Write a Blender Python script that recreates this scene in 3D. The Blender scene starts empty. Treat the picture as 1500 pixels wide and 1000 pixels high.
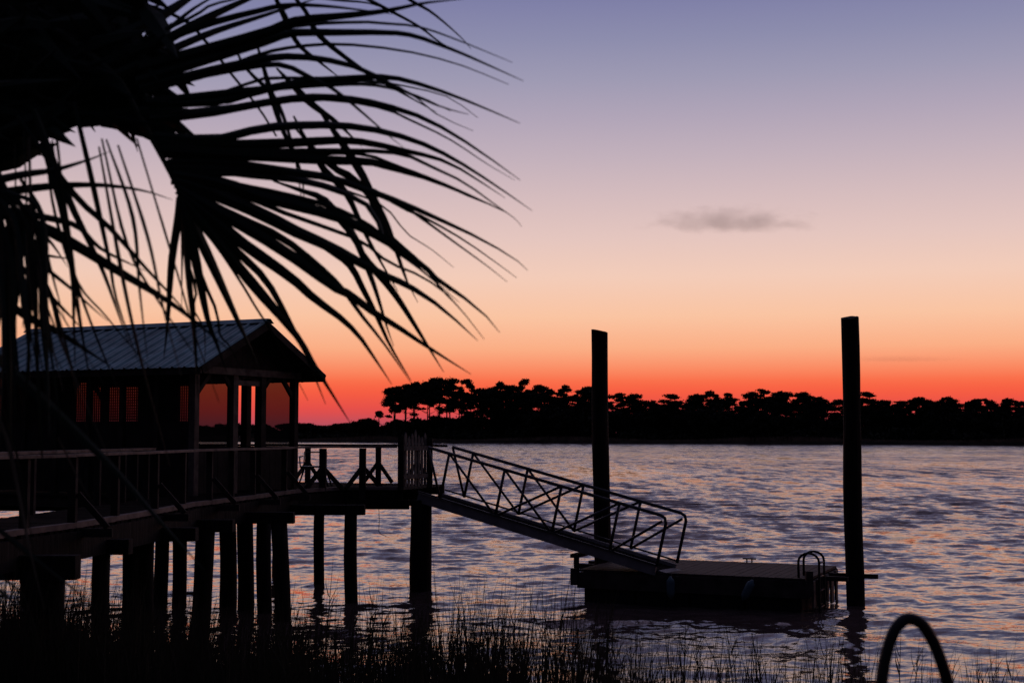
import bpy, math, random
import numpy as np
from mathutils import Vector, Matrix
from mathutils import noise as mnoise

random.seed(7); RNG = np.random.default_rng(11)
SC = bpy.context.scene
COL = SC.collection
PI = math.pi

# ------------------------------------------------------------------ camera
CAMH = 3.1                       # camera height above the water
F = 2000.0                       # focal length in pixels of the 1500 px wide photograph
PITCH = math.atan(136 / F)
cam_d = bpy.data.cameras.new('camera'); cam = bpy.data.objects.new('camera', cam_d); COL.objects.link(cam)
cam.location = (0, 0, CAMH); cam.rotation_euler = (PI / 2 + PITCH, 0, 0)
cam_d.sensor_width = 36; cam_d.lens = F / 1500 * 36
cam_d.clip_start = 0.05; cam_d.clip_end = 20000
cam_d.dof.use_dof = True; cam_d.dof.focus_distance = 27; cam_d.dof.aperture_fstop = 2.8
SC.camera = cam

# ------------------------------------------------------------------ world: dusk sky, the sun already set
SUN_AZ = math.radians(8.5)       # right of the view axis
world = bpy.data.worlds.new('World'); SC.world = world; world.use_nodes = True
wt = world.node_tree; wt.nodes.clear()
def s2l(c):
    return tuple(((v / 255) / 12.92 if v <= 10 else ((v / 255 + .055) / 1.055) ** 2.4) for v in c)
def ramp_node(nt, stops, interp='LINEAR'):
    r = nt.nodes.new('ShaderNodeValToRGB'); r.color_ramp.interpolation = interp
    e = r.color_ramp.elements
    while len(e) < len(stops): e.new(0.5)
    for el, (p, c) in zip(e, stops):
        el.position = p; el.color = (*c, 1)
    return r
tc = wt.nodes.new('ShaderNodeTexCoord'); sep = wt.nodes.new('ShaderNodeSeparateXYZ')
wt.links.new(tc.outputs['Generated'], sep.inputs[0])
front = ramp_node(wt, [(p, s2l(c)) for p, c in [
    (0, (150, 76, 96)), (.008, (190, 80, 92)), (.0175, (228, 78, 74)), (.030, (246, 92, 66)), (.0378, (250, 108, 72)), (.0478, (251, 140, 100)),
    (.0627, (251, 174, 133)), (.0856, (250, 196, 162)), (.1145, (243, 204, 185)), (.142, (229, 198, 191)), (.1717, (213, 188, 190)), (.2, (195, 177, 188)),
    (.2276, (177, 165, 184)), (.2545, (158, 154, 179)), (.281, (141, 141, 173)), (.308, (126, 127, 167)), (.45, (130, 117, 145)), (.7, (96, 88, 114)), (1, (58, 57, 84))]])
back = ramp_node(wt, [(p, s2l(c)) for p, c in [
    (0, (27, 24, 30)), (.2, (28, 26, 36)), (.6, (36, 37, 56)), (1, (56, 59, 84))]])
wt.links.new(sep.outputs['Z'], front.inputs[0]); wt.links.new(sep.outputs['Z'], back.inputs[0])
flat = wt.nodes.new('ShaderNodeVectorMath'); flat.operation = 'MULTIPLY'; flat.inputs[1].default_value = (1, 1, 0)
nrm = wt.nodes.new('ShaderNodeVectorMath'); nrm.operation = 'NORMALIZE'
dot = wt.nodes.new('ShaderNodeVectorMath'); dot.operation = 'DOT_PRODUCT'
dot.inputs[1].default_value = (math.sin(SUN_AZ), math.cos(SUN_AZ), 0)
wt.links.new(tc.outputs['Generated'], flat.inputs[0]); wt.links.new(flat.outputs[0], nrm.inputs[0]); wt.links.new(nrm.outputs[0], dot.inputs[0])
mr = wt.nodes.new('ShaderNodeMapRange'); mr.interpolation_type = 'SMOOTHSTEP'
mr.inputs['From Min'].default_value = -.2; mr.inputs['From Max'].default_value = 1.0
wt.links.new(dot.outputs['Value'], mr.inputs['Value'])
mx = wt.nodes.new('ShaderNodeMix'); mx.data_type = 'RGBA'
wt.links.new(mr.outputs[0], mx.inputs['Factor']); wt.links.new(back.outputs[0], mx.inputs['A']); wt.links.new(front.outputs[0], mx.inputs['B'])
bg = wt.nodes.new('ShaderNodeBackground'); bg.inputs['Strength'].default_value = 1.0
out = wt.nodes.new('ShaderNodeOutputWorld')
wt.links.new(mx.outputs['Result'], bg.inputs['Color']); wt.links.new(bg.outputs[0], out.inputs['Surface'])

SC.view_settings.view_transform = 'Standard'; SC.view_settings.look = 'None'
SC.view_settings.exposure = 0; SC.view_settings.gamma = 1; SC.view_settings.use_curve_mapping = False
SC.cycles.max_bounces = 6; SC.cycles.transparent_max_bounces = 12

# ------------------------------------------------------------------ pixel to place
cp, sp = math.cos(PITCH), math.sin(PITCH)
def ray(px, py):
    a = (px - 750) / F; b = (500 - py) / F
    return Vector((a, cp - b * sp, sp + b * cp))
def at(px, py, Y):
    r = ray(px, py); return Vector((0, 0, CAMH)) + r * (Y / r.y)
def ground(px, py, z):
    r = ray(px, py); return Vector((0, 0, CAMH)) + r * ((z - CAMH) / r.z)

# ------------------------------------------------------------------ materials
MATS = {}
def mat(name, base, rough=.8, noise=0, dark=.5, metallic=0, stretch=(1, 1, 1), bump=0, spec=.3, coord='Object'):
    m = bpy.data.materials.new(name); m.use_nodes = True; nt = m.node_tree
    b = nt.nodes['Principled BSDF']; b.inputs['Roughness'].default_value = rough; b.inputs['Metallic'].default_value = metallic
    b.inputs['Specular IOR Level'].default_value = spec
    b.inputs['Base Color'].default_value = (*base, 1)
    if noise:
        t = nt.nodes.new('ShaderNodeTexCoord'); mp = nt.nodes.new('ShaderNodeMapping'); mp.inputs['Scale'].default_value = stretch
        n = nt.nodes.new('ShaderNodeTexNoise'); n.inputs['Scale'].default_value = noise; n.inputs['Detail'].default_value = 6
        nt.links.new(t.outputs[coord], mp.inputs[0]); nt.links.new(mp.outputs[0], n.inputs[0])
        r = ramp_node(nt, [(.3, tuple(v * dark for v in base)), (.7, tuple(min(1, v * (2 - dark)) for v in base))])
        nt.links.new(n.outputs['Fac'], r.inputs[0]); nt.links.new(r.outputs[0], b.inputs['Base Color'])
        if bump:
            bp = nt.nodes.new('ShaderNodeBump'); bp.inputs['Strength'].default_value = bump; bp.inputs['Distance'].default_value = .02
            nt.links.new(n.outputs['Fac'], bp.inputs['Height']); nt.links.new(bp.outputs[0], b.inputs['Normal'])
    MATS[name] = m; return m
mat('weathered_wood', (.045, .038, .033), .85, 3, .45, stretch=(1, 1, 1), bump=.5, spec=.12)
mat('pile_wood', (.016, .014, .013), .8, 6, .4, stretch=(3, 3, .4), bump=.8, spec=.12)
mat('deck_wood', (.020, .017, .015), 1.0, 5, .5, bump=.4, spec=.03)
mat('rail_wood', (.13, .105, .09), .8, 5, .5, bump=.4)
mat('pale_wood', (.22, .175, .15), .8, 5, .55, bump=.4)
mat('dark_boards', (.026, .021, .019), .85, 4, .5, bump=.4)
mat('grey_pickets', (.15, .14, .13), .85, 8, .5, bump=.4)
mat('roof_metal', (.20, .34, .36), .45, 2.5, .6, metallic=.7, bump=.1)
mat('galvanised', (.10, .10, .10), .5, 6, .7, metallic=.5)
mat('channel_metal', (.27, .26, .26), .6, 4, .75)
mat('dock_wood', (.060, .048, .042), .8, 5, .5, bump=.5)
mat('float_black', (.015, .015, .016), .7)
mat('fender_blue', (.10, .17, .20), .5, 8, .8)
mat('tube_dark', (.03, .03, .03), .45)
mat('chair_green', (.09, .15, .13), .5)
mat('rope', (.06, .05, .04), .9)
mat('palm_leaf', (.022, .038, .020), .6, 3, .5)
mat('palm_dry', (.15, .12, .075), .7, 3, .6)
mat('palm_stem', (.035, .045, .022), .6)
mat('palm_trunk', (.06, .05, .04), .95, 6, .4, bump=1)
mat('leaf_pine', (.020, .026, .014), .9, .35, .5)
mat('leaf_oak', (.022, .028, .014), .9, .3, .5)
mat('bark', (.05, .04, .035), .95, 2, .5)
mat('reed', (.040, .038, .022), .8, 2, .5)
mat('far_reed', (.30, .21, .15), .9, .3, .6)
mat('mud', (.035, .029, .024), .75, .8, .5, bump=.6)
mat('marsh', (.04, .034, .022), .95, .25, .45)
# insect screen: a real open weave, half see-through
m = bpy.data.materials.new('screen_mesh'); m.use_nodes = True; nt = m.node_tree; nt.nodes.clear()
tr = nt.nodes.new('ShaderNodeBsdfTransparent'); df = nt.nodes.new('ShaderNodeBsdfDiffuse'); df.inputs[0].default_value = (.02, .02, .02, 1)
ms = nt.nodes.new('ShaderNodeMixShader'); ms.inputs[0].default_value = .64; o_ = nt.nodes.new('ShaderNodeOutputMaterial')
nt.links.new(tr.outputs[0], ms.inputs[1]); nt.links.new(df.outputs[0], ms.inputs[2]); nt.links.new(ms.outputs[0], o_.inputs[0]); MATS['screen_mesh'] = m

# ------------------------------------------------------------------ helpers
class MB:
    def __init__(s): s.v = []; s.f = []
    def quadbox(s, c8):
        n = len(s.v); s.v += [tuple(p) for p in c8]
        s.f += [tuple(n + i for i in q) for q in ((3, 2, 1, 0), (4, 5, 6, 7), (0, 1, 5, 4), (1, 2, 6, 5), (2, 3, 7, 6), (3, 0, 4, 7))]
    def box(s, lo, hi):
        (a, b, c), (d, e, f) = lo, hi
        s.quadbox([(a, b, c), (d, b, c), (d, e, c), (a, e, c), (a, b, f), (d, b, f), (d, e, f), (a, e, f)]); return s
    def beam(s, p, q, w, h, up=(0, 0, 1), shift=0):
        """rectangular bar from p to q, w sideways, h along up; shift moves it along up"""
        p = Vector(p); q = Vector(q); t = (q - p).normalized(); up = Vector(up)
        if abs(t.dot(up)) > .98: up = Vector((0, 1, 0)) if abs(t.y) < .9 else Vector((1, 0, 0))
        sd = t.cross(up).normalized(); u = sd.cross(t).normalized()
        a = sd * w / 2; b = u * h / 2; o = u * shift
        s.quadbox([x + o + k for x in (p,) for k in (-a - b, a - b, a + b, -a + b)] + [q + o + k for k in (-a - b, a - b, a + b, -a + b)]); return s
    def tube(s, pts, rad, n=8, caps=True):
        pts = [Vector(p) for p in pts]
        if not hasattr(rad, '__len__'): rad = [rad] * len(pts)
        ref = None; st = len(s.v)
        for i, p in enumerate(pts):
            t = (pts[min(i + 1, len(pts) - 1)] - pts[max(i - 1, 0)]).normalized()
            if ref is None:
                ref = t.cross(Vector((0, 0, 1)) if abs(t.z) < .9 else Vector((1, 0, 0))).normalized()
            ref = (ref - t * ref.dot(t)).normalized(); bn = t.cross(ref)
            for k in range(n):
                a = 2 * PI * k / n; s.v.append(tuple(p + (ref * math.cos(a) + bn * math.sin(a)) * rad[i]))
        for i in range(len(pts) - 1):
            for k in range(n):
                a = st + i * n + k; b = st + i * n + (k + 1) % n; s.f.append((a, b, b + n, a + n))
        if caps:
            s.f.append(tuple(st + k for k in range(n))[::-1]); e = st + (len(pts) - 1) * n; s.f.append(tuple(e + k for k in range(n)))
        return s
    def build(s, name, m, parent=None, smooth=False, bevel=0):
        me = bpy.data.meshes.new(name); me.from_pydata(s.v, [], s.f); me.update()
        me.materials.append(MATS[m])
        if smooth:
            me.polygons.foreach_set('use_smooth', [True] * len(me.polygons))
        o = bpy.data.objects.new(name, me); COL.objects.link(o)
        if parent: o.parent = parent
        if bevel:
            b = o.modifiers.new('bevel', 'BEVEL'); b.width = bevel; b.segments = 2
        return o
def npmesh(name, verts, faces, m, parent=None, smooth=False):
    me = bpy.data.meshes.new(name); nv = len(verts); nf, k = faces.shape
    me.vertices.add(nv); me.vertices.foreach_set('co', np.asarray(verts, np.float32).ravel())
    me.loops.add(nf * k); me.loops.foreach_set('vertex_index', faces.astype(np.int32).ravel())
    me.polygons.add(nf); me.polygons.foreach_set('loop_start', np.arange(0, nf * k, k, dtype=np.int32))
    me.polygons.foreach_set('loop_total', np.full(nf, k, np.int32))
    if smooth: me.polygons.foreach_set('use_smooth', np.ones(nf, bool))
    me.update(calc_edges=True); me.validate()
    me.materials.append(MATS[m])
    o = bpy.data.objects.new(name, me); COL.objects.link(o)
    if parent: o.parent = parent
    return o
def thing(name, label, cat, group=None, loc=(0, 0, 0)):
    o = bpy.data.objects.new(name, None); COL.objects.link(o); o.location = loc; o.empty_display_size = .2
    return tag(o, label, cat, group)
def tag(o, label, cat, group=None):
    o['label'] = label; o['category'] = cat
    if group: o['group'] = group
    return o
def struct(o): o['kind'] = 'structure'; return o
def stuff(o): o['kind'] = 'stuff'; return o
def cr(pts, n):
    """Catmull-Rom resample"""
    P = [np.array(p, float) for p in pts]; P = [2 * P[0] - P[1]] + P + [2 * P[-1] - P[-2]]
    seg = len(P) - 3; r = []
    for j in range(n):
        u = j / (n - 1) * seg; i = min(int(u), seg - 1); t = u - i
        a, b, c, d = P[i:i + 4]
        r.append(.5 * (2 * b + (c - a) * t + (2 * a - 5 * b + 4 * c - d) * t * t + (3 * b - a - 3 * c + d) * t ** 3))
    return r

# ------------------------------------------------------------------ water
def shore_far(X):                       # far waterline
    return 540 - (X + 85) * .66 + 6 * math.sin(X * .031) + 3 * math.sin(X * .11 + 1)
def build_water():
    rows = [7.0]
    while rows[-1] < 700:
        d = rows[-1]; rows.append(d + max(.045, .30 * d * d / (CAMH * 1365)))
    rows = np.array(rows); cols = np.tan(np.radians(np.linspace(-34, 34, 600)))
    Y, C = np.meshgrid(rows, cols, indexing='ij'); X = C * Y
    dy = np.gradient(rows)[:, None] * np.ones_like(X); dx = np.abs(Y) * (cols[1] - cols[0])
    Z = np.zeros_like(X)
    gust = np.zeros_like(X)
    for i in range(14):
        a = RNG.uniform(0, PI); lam = RNG.uniform(9, 70)
        gust += np.sin(2 * PI / lam * (math.cos(a) * X + math.sin(a) * Y * .7) + RNG.uniform(0, 6.28))
    gust = np.clip(1 + .08 * gust, .6, 1.4)
    lost = np.zeros_like(X)
    for i in range(150):
        big = i < 60
        lam = RNG.uniform(.9, 3.2) if big else .2 * (1.0 / .2) ** RNG.random()
        slope = (.058 * 1.41 / 60 ** .5) if big else (.082 * 1.41 / 90 ** .5)
        th = RNG.normal(math.radians(197), .75 if big else 1.0)         # travelling slantwise to the shore
        kx, ky = math.sin(th) * 2 * PI / lam, math.cos(th) * 2 * PI / lam
        amp = slope * lam / (2 * PI) * RNG.uniform(.5, 1.4)
        loc = 2 * PI / (np.abs(kx) * dx + np.abs(ky) * dy + 1e-6)
        wgt = np.clip((loc - 2.3) / 3, 0, 1)
        ph = kx * X + ky * Y + RNG.uniform(0, 2 * PI) + .9 * np.sin(.13 * kx * Y - .11 * ky * X + i)
        lost += (slope * (1 - wgt)) ** 2 / 2
        Z += amp * wgt * (np.sin(ph) - .3 * np.sin(2 * ph) + .15 * np.cos(2 * ph))
    Z *= gust; lost = np.sqrt(lost) * gust      # slope of the waves too small for the mesh at that distance
    # calmer in the reeds by the bank
    calm = np.clip((Y - 9) / 16, .3, 1); Z *= calm
    nr, nc = X.shape; idx = np.arange(nr * nc).reshape(nr, nc)
    f = np.stack([idx[:-1, :-1], idx[:-1, 1:], idx[1:, 1:], idx[1:, :-1]], -1).reshape(-1, 4)
    m = bpy.data.materials.new('water'); m.use_nodes = True; nt = m.node_tree; MATS['water'] = m
    b = nt.nodes['Principled BSDF']
    b.inputs['Base Color'].default_value = (.115, .080, .073, 1); b.inputs['Roughness'].default_value = .08
    b.inputs['IOR'].default_value = 1.38; b.inputs['Specular IOR Level'].default_value = .5
    t = nt.nodes.new('ShaderNodeTexCoord'); geo = nt.nodes.new('ShaderNodeNewGeometry')
    at_ = nt.nodes.new('ShaderNodeAttribute'); at_.attribute_name = 'chop'
    acc = None
    for sc_, st, k in ((17.0, (.6, 1, 1), .07), (7.5, (.7, 1, 1), .11), (1.9, (.8, .9, 1), 2.6), (.75, (1.1, .22, 1), 2.9), (.28, (1, .3, 1), 1.4)):
        mp = nt.nodes.new('ShaderNodeMapping'); mp.inputs['Scale'].default_value = st; mp.inputs['Rotation'].default_value = (0, 0, .25)
        n = nt.nodes.new('ShaderNodeTexNoise'); n.inputs['Scale'].default_value = sc_; n.inputs['Detail'].default_value = 4; n.inputs['Roughness'].default_value = .6
        nt.links.new(t.outputs['Object'], mp.inputs[0]); nt.links.new(mp.outputs[0], n.inputs[0])
        sb = nt.nodes.new('ShaderNodeVectorMath'); sb.operation = 'SUBTRACT'; sb.inputs[1].default_value = (.5, .5, .5)
        ml = nt.nodes.new('ShaderNodeVectorMath'); ml.operation = 'MULTIPLY'; ml.inputs[1].default_value = (k * 1.6, k * 2.6, 0)
        nt.links.new(n.outputs['Color'], sb.inputs[0])
        if k > 1:       # waves the mesh cannot carry at that distance go into the normals instead
            sl = nt.nodes.new('ShaderNodeVectorMath'); sl.operation = 'SCALE'; nt.links.new(sb.outputs[0], sl.inputs[0]); nt.links.new(at_.outputs['Fac'], sl.inputs['Scale']); sb = sl
        nt.links.new(sb.outputs[0], ml.inputs[0])
        ad = nt.nodes.new('ShaderNodeVectorMath'); ad.operation = 'ADD'
        nt.links.new(acc if acc else geo.outputs['Normal'], ad.inputs[0]); nt.links.new(ml.outputs[0], ad.inputs[1]); acc = ad.outputs[0]
    # unresolved chop: only its lee faces show at a grazing view, and it roughens the mirror
    lean = nt.nodes.new('ShaderNodeVectorMath'); lean.operation = 'SCALE'; lean.inputs[0].default_value = (0, -.8, 0)
    nt.links.new(at_.outputs['Fac'], lean.inputs['Scale'])
    ad = nt.nodes.new('ShaderNodeVectorMath'); ad.operation = 'ADD'
    nt.links.new(acc, ad.inputs[0]); nt.links.new(lean.outputs[0], ad.inputs[1]); acc = ad.outputs[0]
    rg = nt.nodes.new('ShaderNodeMath'); rg.operation = 'MULTIPLY_ADD'; rg.inputs[1].default_value = 1.0; rg.inputs[2].default_value = .04
    nt.links.new(at_.outputs['Fac'], rg.inputs[0]); nt.links.new(rg.outputs[0], b.inputs['Roughness'])
    nn = nt.nodes.new('ShaderNodeVectorMath'); nn.operation = 'NORMALIZE'
    nt.links.new(acc, nn.inputs[0]); nt.links.new(nn.outputs[0], b.inputs['Normal'])
    o = npmesh('water', np.stack([X, Y, Z], -1).reshape(-1, 3), f, 'water', smooth=True); struct(o)
    at2 = o.data.attributes.new('chop', 'FLOAT', 'POINT'); at2.data.foreach_set('value', lost.ravel().astype(np.float32))
build_water()

# ------------------------------------------------------------------ near bank and the far shore
def near_shore(x):
    t = min(1, max(0, (-2.2 - x) / 3.0)); return 14.2 + 2.0 * t * t * (3 - 2 * t) + .5 * math.sin(x * 1.3) + .25 * math.sin(x * 3.1 + 1)
def near_z(x, y):
    d = near_shore(x) - y
    z = .16 * min(d, 4) + .085 * max(0, min(d - 4, 12))
    return z + .10 * mnoise.noise(Vector((x * .7, y * .7, 0))) + .04 * mnoise.noise(Vector((x * 2.3, y * 2.3, 4)))
def build_bank():
    xs = np.linspace(-40, 40, 161); ys = np.concatenate([np.linspace(-60, 0, 20)[:-1], np.linspace(0, 24, 97)])
    v = [(x, y, near_z(x, y)) for y in ys for x in xs]; nc = len(xs)
    f = np.array([(j * nc + i, j * nc + i + 1, (j + 1) * nc + i + 1, (j + 1) * nc + i) for j in range(len(ys) - 1) for i in range(nc - 1)])
    struct(npmesh('mud_bank', np.array(v), f, 'mud', smooth=True))
    # far bank: a marsh rim rising out of the water, then the island running back to the horizon
    xs = np.linspace(-700, 500, 601); steps = [-6, -1, 0, .8, 4, 12, 30, 70, 200, 900, 6000]
    v = []
    for s in steps:
        for x in xs:
            y = shore_far(x) + s
            z = {-6: -1.0, -1: -.2, 0: .15, .8: .9}.get(s, 1.1)
            if s >= .8: z += .45 * mnoise.noise(Vector((x * .35, s * .2, 2))) + .25 * mnoise.noise(Vector((x * 1.1, s, 7)))
            v.append((x, y, z))
    nc = len(xs)
    f = np.array([(j * nc + i, j * nc + i + 1, (j + 1) * nc + i + 1, (j + 1) * nc + i) for j in range(len(steps) - 1) for i in range(nc - 1)])
    struct(npmesh('far_bank', np.array(v), f, 'marsh', smooth=False))
    # deep river bed / earth sheet reaching the horizon under everything
    b = MB(); b.v = [(-9000, -3000, -1.6), (9000, -3000, -1.6), (9000, 12000, -1.6), (-9000, 12000, -1.6)]; b.f = [(0, 1, 2, 3)]
    struct(b.build('river_bed', 'mud'))
build_bank()

# ------------------------------------------------------------------ far trees
def leaf_cloud(centres, radii, per, size):
    """many small leaf faces spread through flattened clumps"""
    V = []; 
    for c, r in zip(centres, radii):
        n = int(per * (r[0] * r[1] * r[2]) ** (.66) + 20)
        d = RNG.normal(size=(n, 3)); d /= np.linalg.norm(d, axis=1)[:, None]
        p = np.array(c) + d * np.array(r) * (RNG.random((n, 1)) ** .5) * np.where(RNG.random((n, 1)) < .12, 1.35, 1)
        a = RNG.normal(size=(n, 3)); a /= np.linalg.norm(a, axis=1)[:, None]
        b = np.cross(a, RNG.normal(size=(n, 3))); b /= np.linalg.norm(b, axis=1)[:, None]
        s = size * RNG.uniform(.5, 1.25, (n, 1))
        V.append(np.stack([p - a * s - b * s * .6, p + a * s - b * s * .5, p + a * s * .7 + b * s * .7, p - a * s * .8 + b * s * .5], 1))
    V = np.concatenate(V); n = len(V)
    return V.reshape(-1, 3), np.arange(n * 4).reshape(n, 4)
def tree_mesh(kind, seed):
    global RNG
    R = random.Random(seed); RNG = np.random.default_rng(seed)
    tk = MB(); cs = []; rs = []
    lean = (R.uniform(-.04, .04), R.uniform(-.04, .04))
    if kind == 'pine':                                 # unit height 1 -> scaled ; crown flat-topped and high
        H = 20.0; spread = R.uniform(4.0, 7.2); base = R.uniform(.42, .68) * H; off = (R.uniform(-1.6, 1.6), R.uniform(-1.6, 1.6)); sparse = seed % 3 == 0
        top = Vector((lean[0] * H, lean[1] * H, H * .93))
        tk.tube([(0, 0, -1), (lean[0] * H * .4, lean[1] * H * .4, H * .4), tuple(top)], [.34, .26, .09], 6)
        n = R.randint(8, 11) if sparse else R.randint(13, 20)
        for i in range(n):
            q = i / (n - 1); z = base + (H * .94 - base) * q
            rad = spread * (1 - .8 * q ** 1.8) * R.uniform(.2, 1.1)
            a = i * 2.4 + R.uniform(-.5, .5)
            c = Vector((lean[0] * z + math.cos(a) * rad + off[0] * q, lean[1] * z + math.sin(a) * rad + off[1] * q, z + R.uniform(-.9, .9)))
            cs.append(c); k = R.uniform(.8, 1.7 if sparse else 2.5); rs.append((k * 1.25, k * 1.25, k * .5))
            st = Vector((lean[0] * z * .9, lean[1] * z * .9, z - rad * .45))
            tk.tube([st, (st + c) / 2 - Vector((0, 0, .25)), c], [.12, .08, .04], 4, caps=False)
        cs.append(top + Vector((off[0] * .6, 0, .1))); rs.append((R.uniform(.9, 1.9), 1.5, .7))
        lv, lf = leaf_cloud(cs, rs, 125, .30); lm = 'leaf_pine'
    elif kind == 'oak':
        H = 11.0
        tk.tube([(0, 0, -1), (.2, .1, H * .35), (.1, 0, H * .7)], [.4, .3, .1], 6)
        for i in range(15):
            a = R.uniform(0, 2 * PI); z = H * R.uniform(.25, .86); rad = R.uniform(.3, 4.2) * math.sqrt(max(.1, 1 - (z / H) ** 3))
            c = Vector((math.cos(a) * rad, math.sin(a) * rad, z)); cs.append(c)
            k = R.uniform(1.5, 2.5); rs.append((k, k, k * .7))
            tk.tube([(.15, .05, H * .35), (Vector((.1, 0, H * .35)) + c) / 2, c], [.15, .1, .04], 4, caps=False)
        lv, lf = leaf_cloud(cs, rs, 80, .42); lm = 'leaf_oak'
    else:                                              # cabbage palm far away
        H = 12.0; tk.tube([(0, 0, -1), (.1, 0, H * .5), (0, 0, H * .86)], [.26, .22, .2], 6)
        for i in range(34):
            a = R.uniform(0, 2 * PI); e = R.uniform(-.7, 1.2)
            d = Vector((math.cos(a) * math.cos(e), math.sin(a) * math.cos(e), math.sin(e)))
            for q in (.5, .9): cs.append(Vector((0, 0, H * .87)) + d * 1.9 * q - Vector((0, 0, .35 * q * q))); rs.append((.38, .38, .28))
        lv, lf = leaf_cloud(cs, rs, 60, .26); lm = 'leaf_pine'
    crown = npmesh('crown', lv, lf, lm); trunk = tk.build('trunk', 'bark')
    dt = (crown.data, trunk.data)
    bpy.data.objects.remove(crown); bpy.data.objects.remove(trunk)
    return dt
VAR = {'pine': [tree_mesh('pine', 100 + i) for i in range(11)], 'oak': [tree_mesh('oak', 200 + i) for i in range(5)], 'palm': [tree_mesh('palm', 300)]}
UNIT = {'pine': 20.0, 'oak': 11.0, 'palm': 12.0}
RNG = np.random.default_rng(5)
NAME = {'pine': 'pine_tree', 'oak': 'oak_tree', 'palm': 'palmetto_tree'}
def plant(kind, px, top_y, back, label, group, wide=1.0, var=None):
    """tree standing on the far bank, `back` metres behind the waterline, its top reaching top_y"""
    Y = 480.0
    for _ in range(6): Y = shore_far((px - 750) / F * Y) + back
    p = at(px, top_y, Y); base = .9
    h = (p.z - base); s = h / UNIT[kind] / (.985)
    o = thing(NAME[kind], label, 'tree', group, (p.x, Y, base)); o.rotation_euler.z = random.uniform(0, 6.28)
    o.scale = (s * wide, s * wide, s)
    cm, tm = VAR[kind][var if var is not None else random.randrange(len(VAR[kind]))]
    for nm, me in (('crown', cm), ('trunk', tm)):
        c = bpy.data.objects.new(nm, me); COL.objects.link(c); c.parent = o
    return o
ORD = ['first', 'second', 'third', 'fourth', 'fifth', 'sixth', 'seventh', 'eighth', 'ninth', 'tenth', 'eleventh', 'twelfth', 'thirteenth', 'fourteenth', 'fifteenth', 'sixteenth']
pines_left = [(578, 566), (594, 562), (607, 559), (630, 558), (643, 556), (660, 557), (676, 555), (690, 562), (712, 569), (731, 559), (748, 563), (766, 557), (787, 563), (806, 572), (828, 566), (853, 566)]
pines_mid = [(905, 577), (927, 576), (956, 585), (987, 579), (1020, 577), (1041, 574), (1068, 575), (1100, 573), (1117, 571), (1143, 573), (1173, 574), (1196, 581), (1211, 585)]
pines_right = [(1272, 576), (1297, 588), (1321, 586), (1345, 582), (1383, 581), (1426, 586), (1446, 585), (1474, 583), (1497, 589)]
for i, (x, y) in enumerate(pines_left):
    plant('pine', x, y, random.uniform(22, 40), f'{ORD[i]} tall pine from the left in the tallest grove, left of both pilings', 'tall pines on the far shore', wide=random.uniform(.75, 1.2))
for i, (x, y) in enumerate(pines_mid):
    plant('pine', x, y, random.uniform(22, 40), f'{ORD[i]} pine crown right of the piling by the gangway, on far shore', 'tall pines on the far shore', wide=random.uniform(.8, 1.5))
for i, (x, y) in enumerate(pines_right):
    plant('pine', x, y, random.uniform(22, 40), f'{ORD[i]} pine right of the taller, right piling, on far shore', 'tall pines on the far shore', wide=random.uniform(.8, 1.6))
for x in range(596, 870, 15):
    plant('pine', x + random.uniform(-4, 4), random.uniform(566, 584), random.uniform(45, 70), 'pine standing behind the front row of the tallest grove', 'pines behind the front row', wide=random.uniform(.9, 1.2))
for x in range(890, 1540, 20):
    plant('pine', x + random.uniform(-5, 5), random.uniform(583, 595), random.uniform(45, 70), 'lower pine half hidden behind the skyline pines', 'lower pines behind the skyline', wide=random.uniform(1.0, 1.5))
plant('palm', 555, 602, 20, 'lone cabbage palm left of the pine grove, clear against the red sky', 'palms on the far shore')
plant('palm', 579, 594, 14, 'dark cabbage palm under the leftmost pines of the grove', 'palms on the far shore', wide=1.1)
for i, (x, y, w) in enumerate([(525, 616, .9), (537, 612, 1.0), (546, 614, .8)]):
    plant('oak', x, y, 25, ['low scrubby tree farthest from the lone cabbage palm, on left shore', 'rounded scrubby tree in the middle of three left of the lone palm', 'small bushy tree just left of the lone cabbage palm'][i], 'scrub trees on the left shore', wide=w)
low = 'low dark round-topped tree in the unbroken band under the pines'
x = 572
while x < 1750:
    yy = 613 if x < 690 else (607 if x < 720 else 600)
    if x > 860: yy = 603
    if x > 1200: yy = 606
    plant('oak', x, yy + random.uniform(-6, 7), random.uniform(10, 45), low, 'low trees under the pines', wide=random.uniform(.9, 1.4)); x += random.uniform(8, 17)
for x in (1522, 1560, 1600, 1650, 1700): plant('pine', x, 585, 30, 'pine beyond the right edge of the view, on the far shore', 'pines beyond the right edge', wide=1.2)
lowl = 'low bush in the far hazy line of scrub on the left shore'
x = -260
while x < 575:
    plant('oak', x, 621 + random.uniform(-3, 4), random.uniform(40, 90), lowl, 'far scrub on the left shore', wide=random.uniform(1.3, 2.2)); x += random.uniform(9, 17)
def thicket():
    cs = []; rs = []
    for i in range(900):
        px = RNG.uniform(-280, 1760); Y = 480
        back = RNG.uniform(5, 42)
        for _ in range(5): Y = shore_far((px - 750) / F * Y) + back
        h = RNG.uniform(1.5, 3.2) if px < 560 else RNG.uniform(2, 6.0) * (.55 + .45 * min(1, back / 20))
        cs.append(((px - 750) / F * Y, Y, .8 + h * .4)); rs.append((RNG.uniform(2, 4), 2.2, h * .6))
    v, f = leaf_cloud(cs, rs, 16, .55)
    stuff(npmesh('thicket', v, f, 'leaf_oak'))
thicket()
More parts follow.
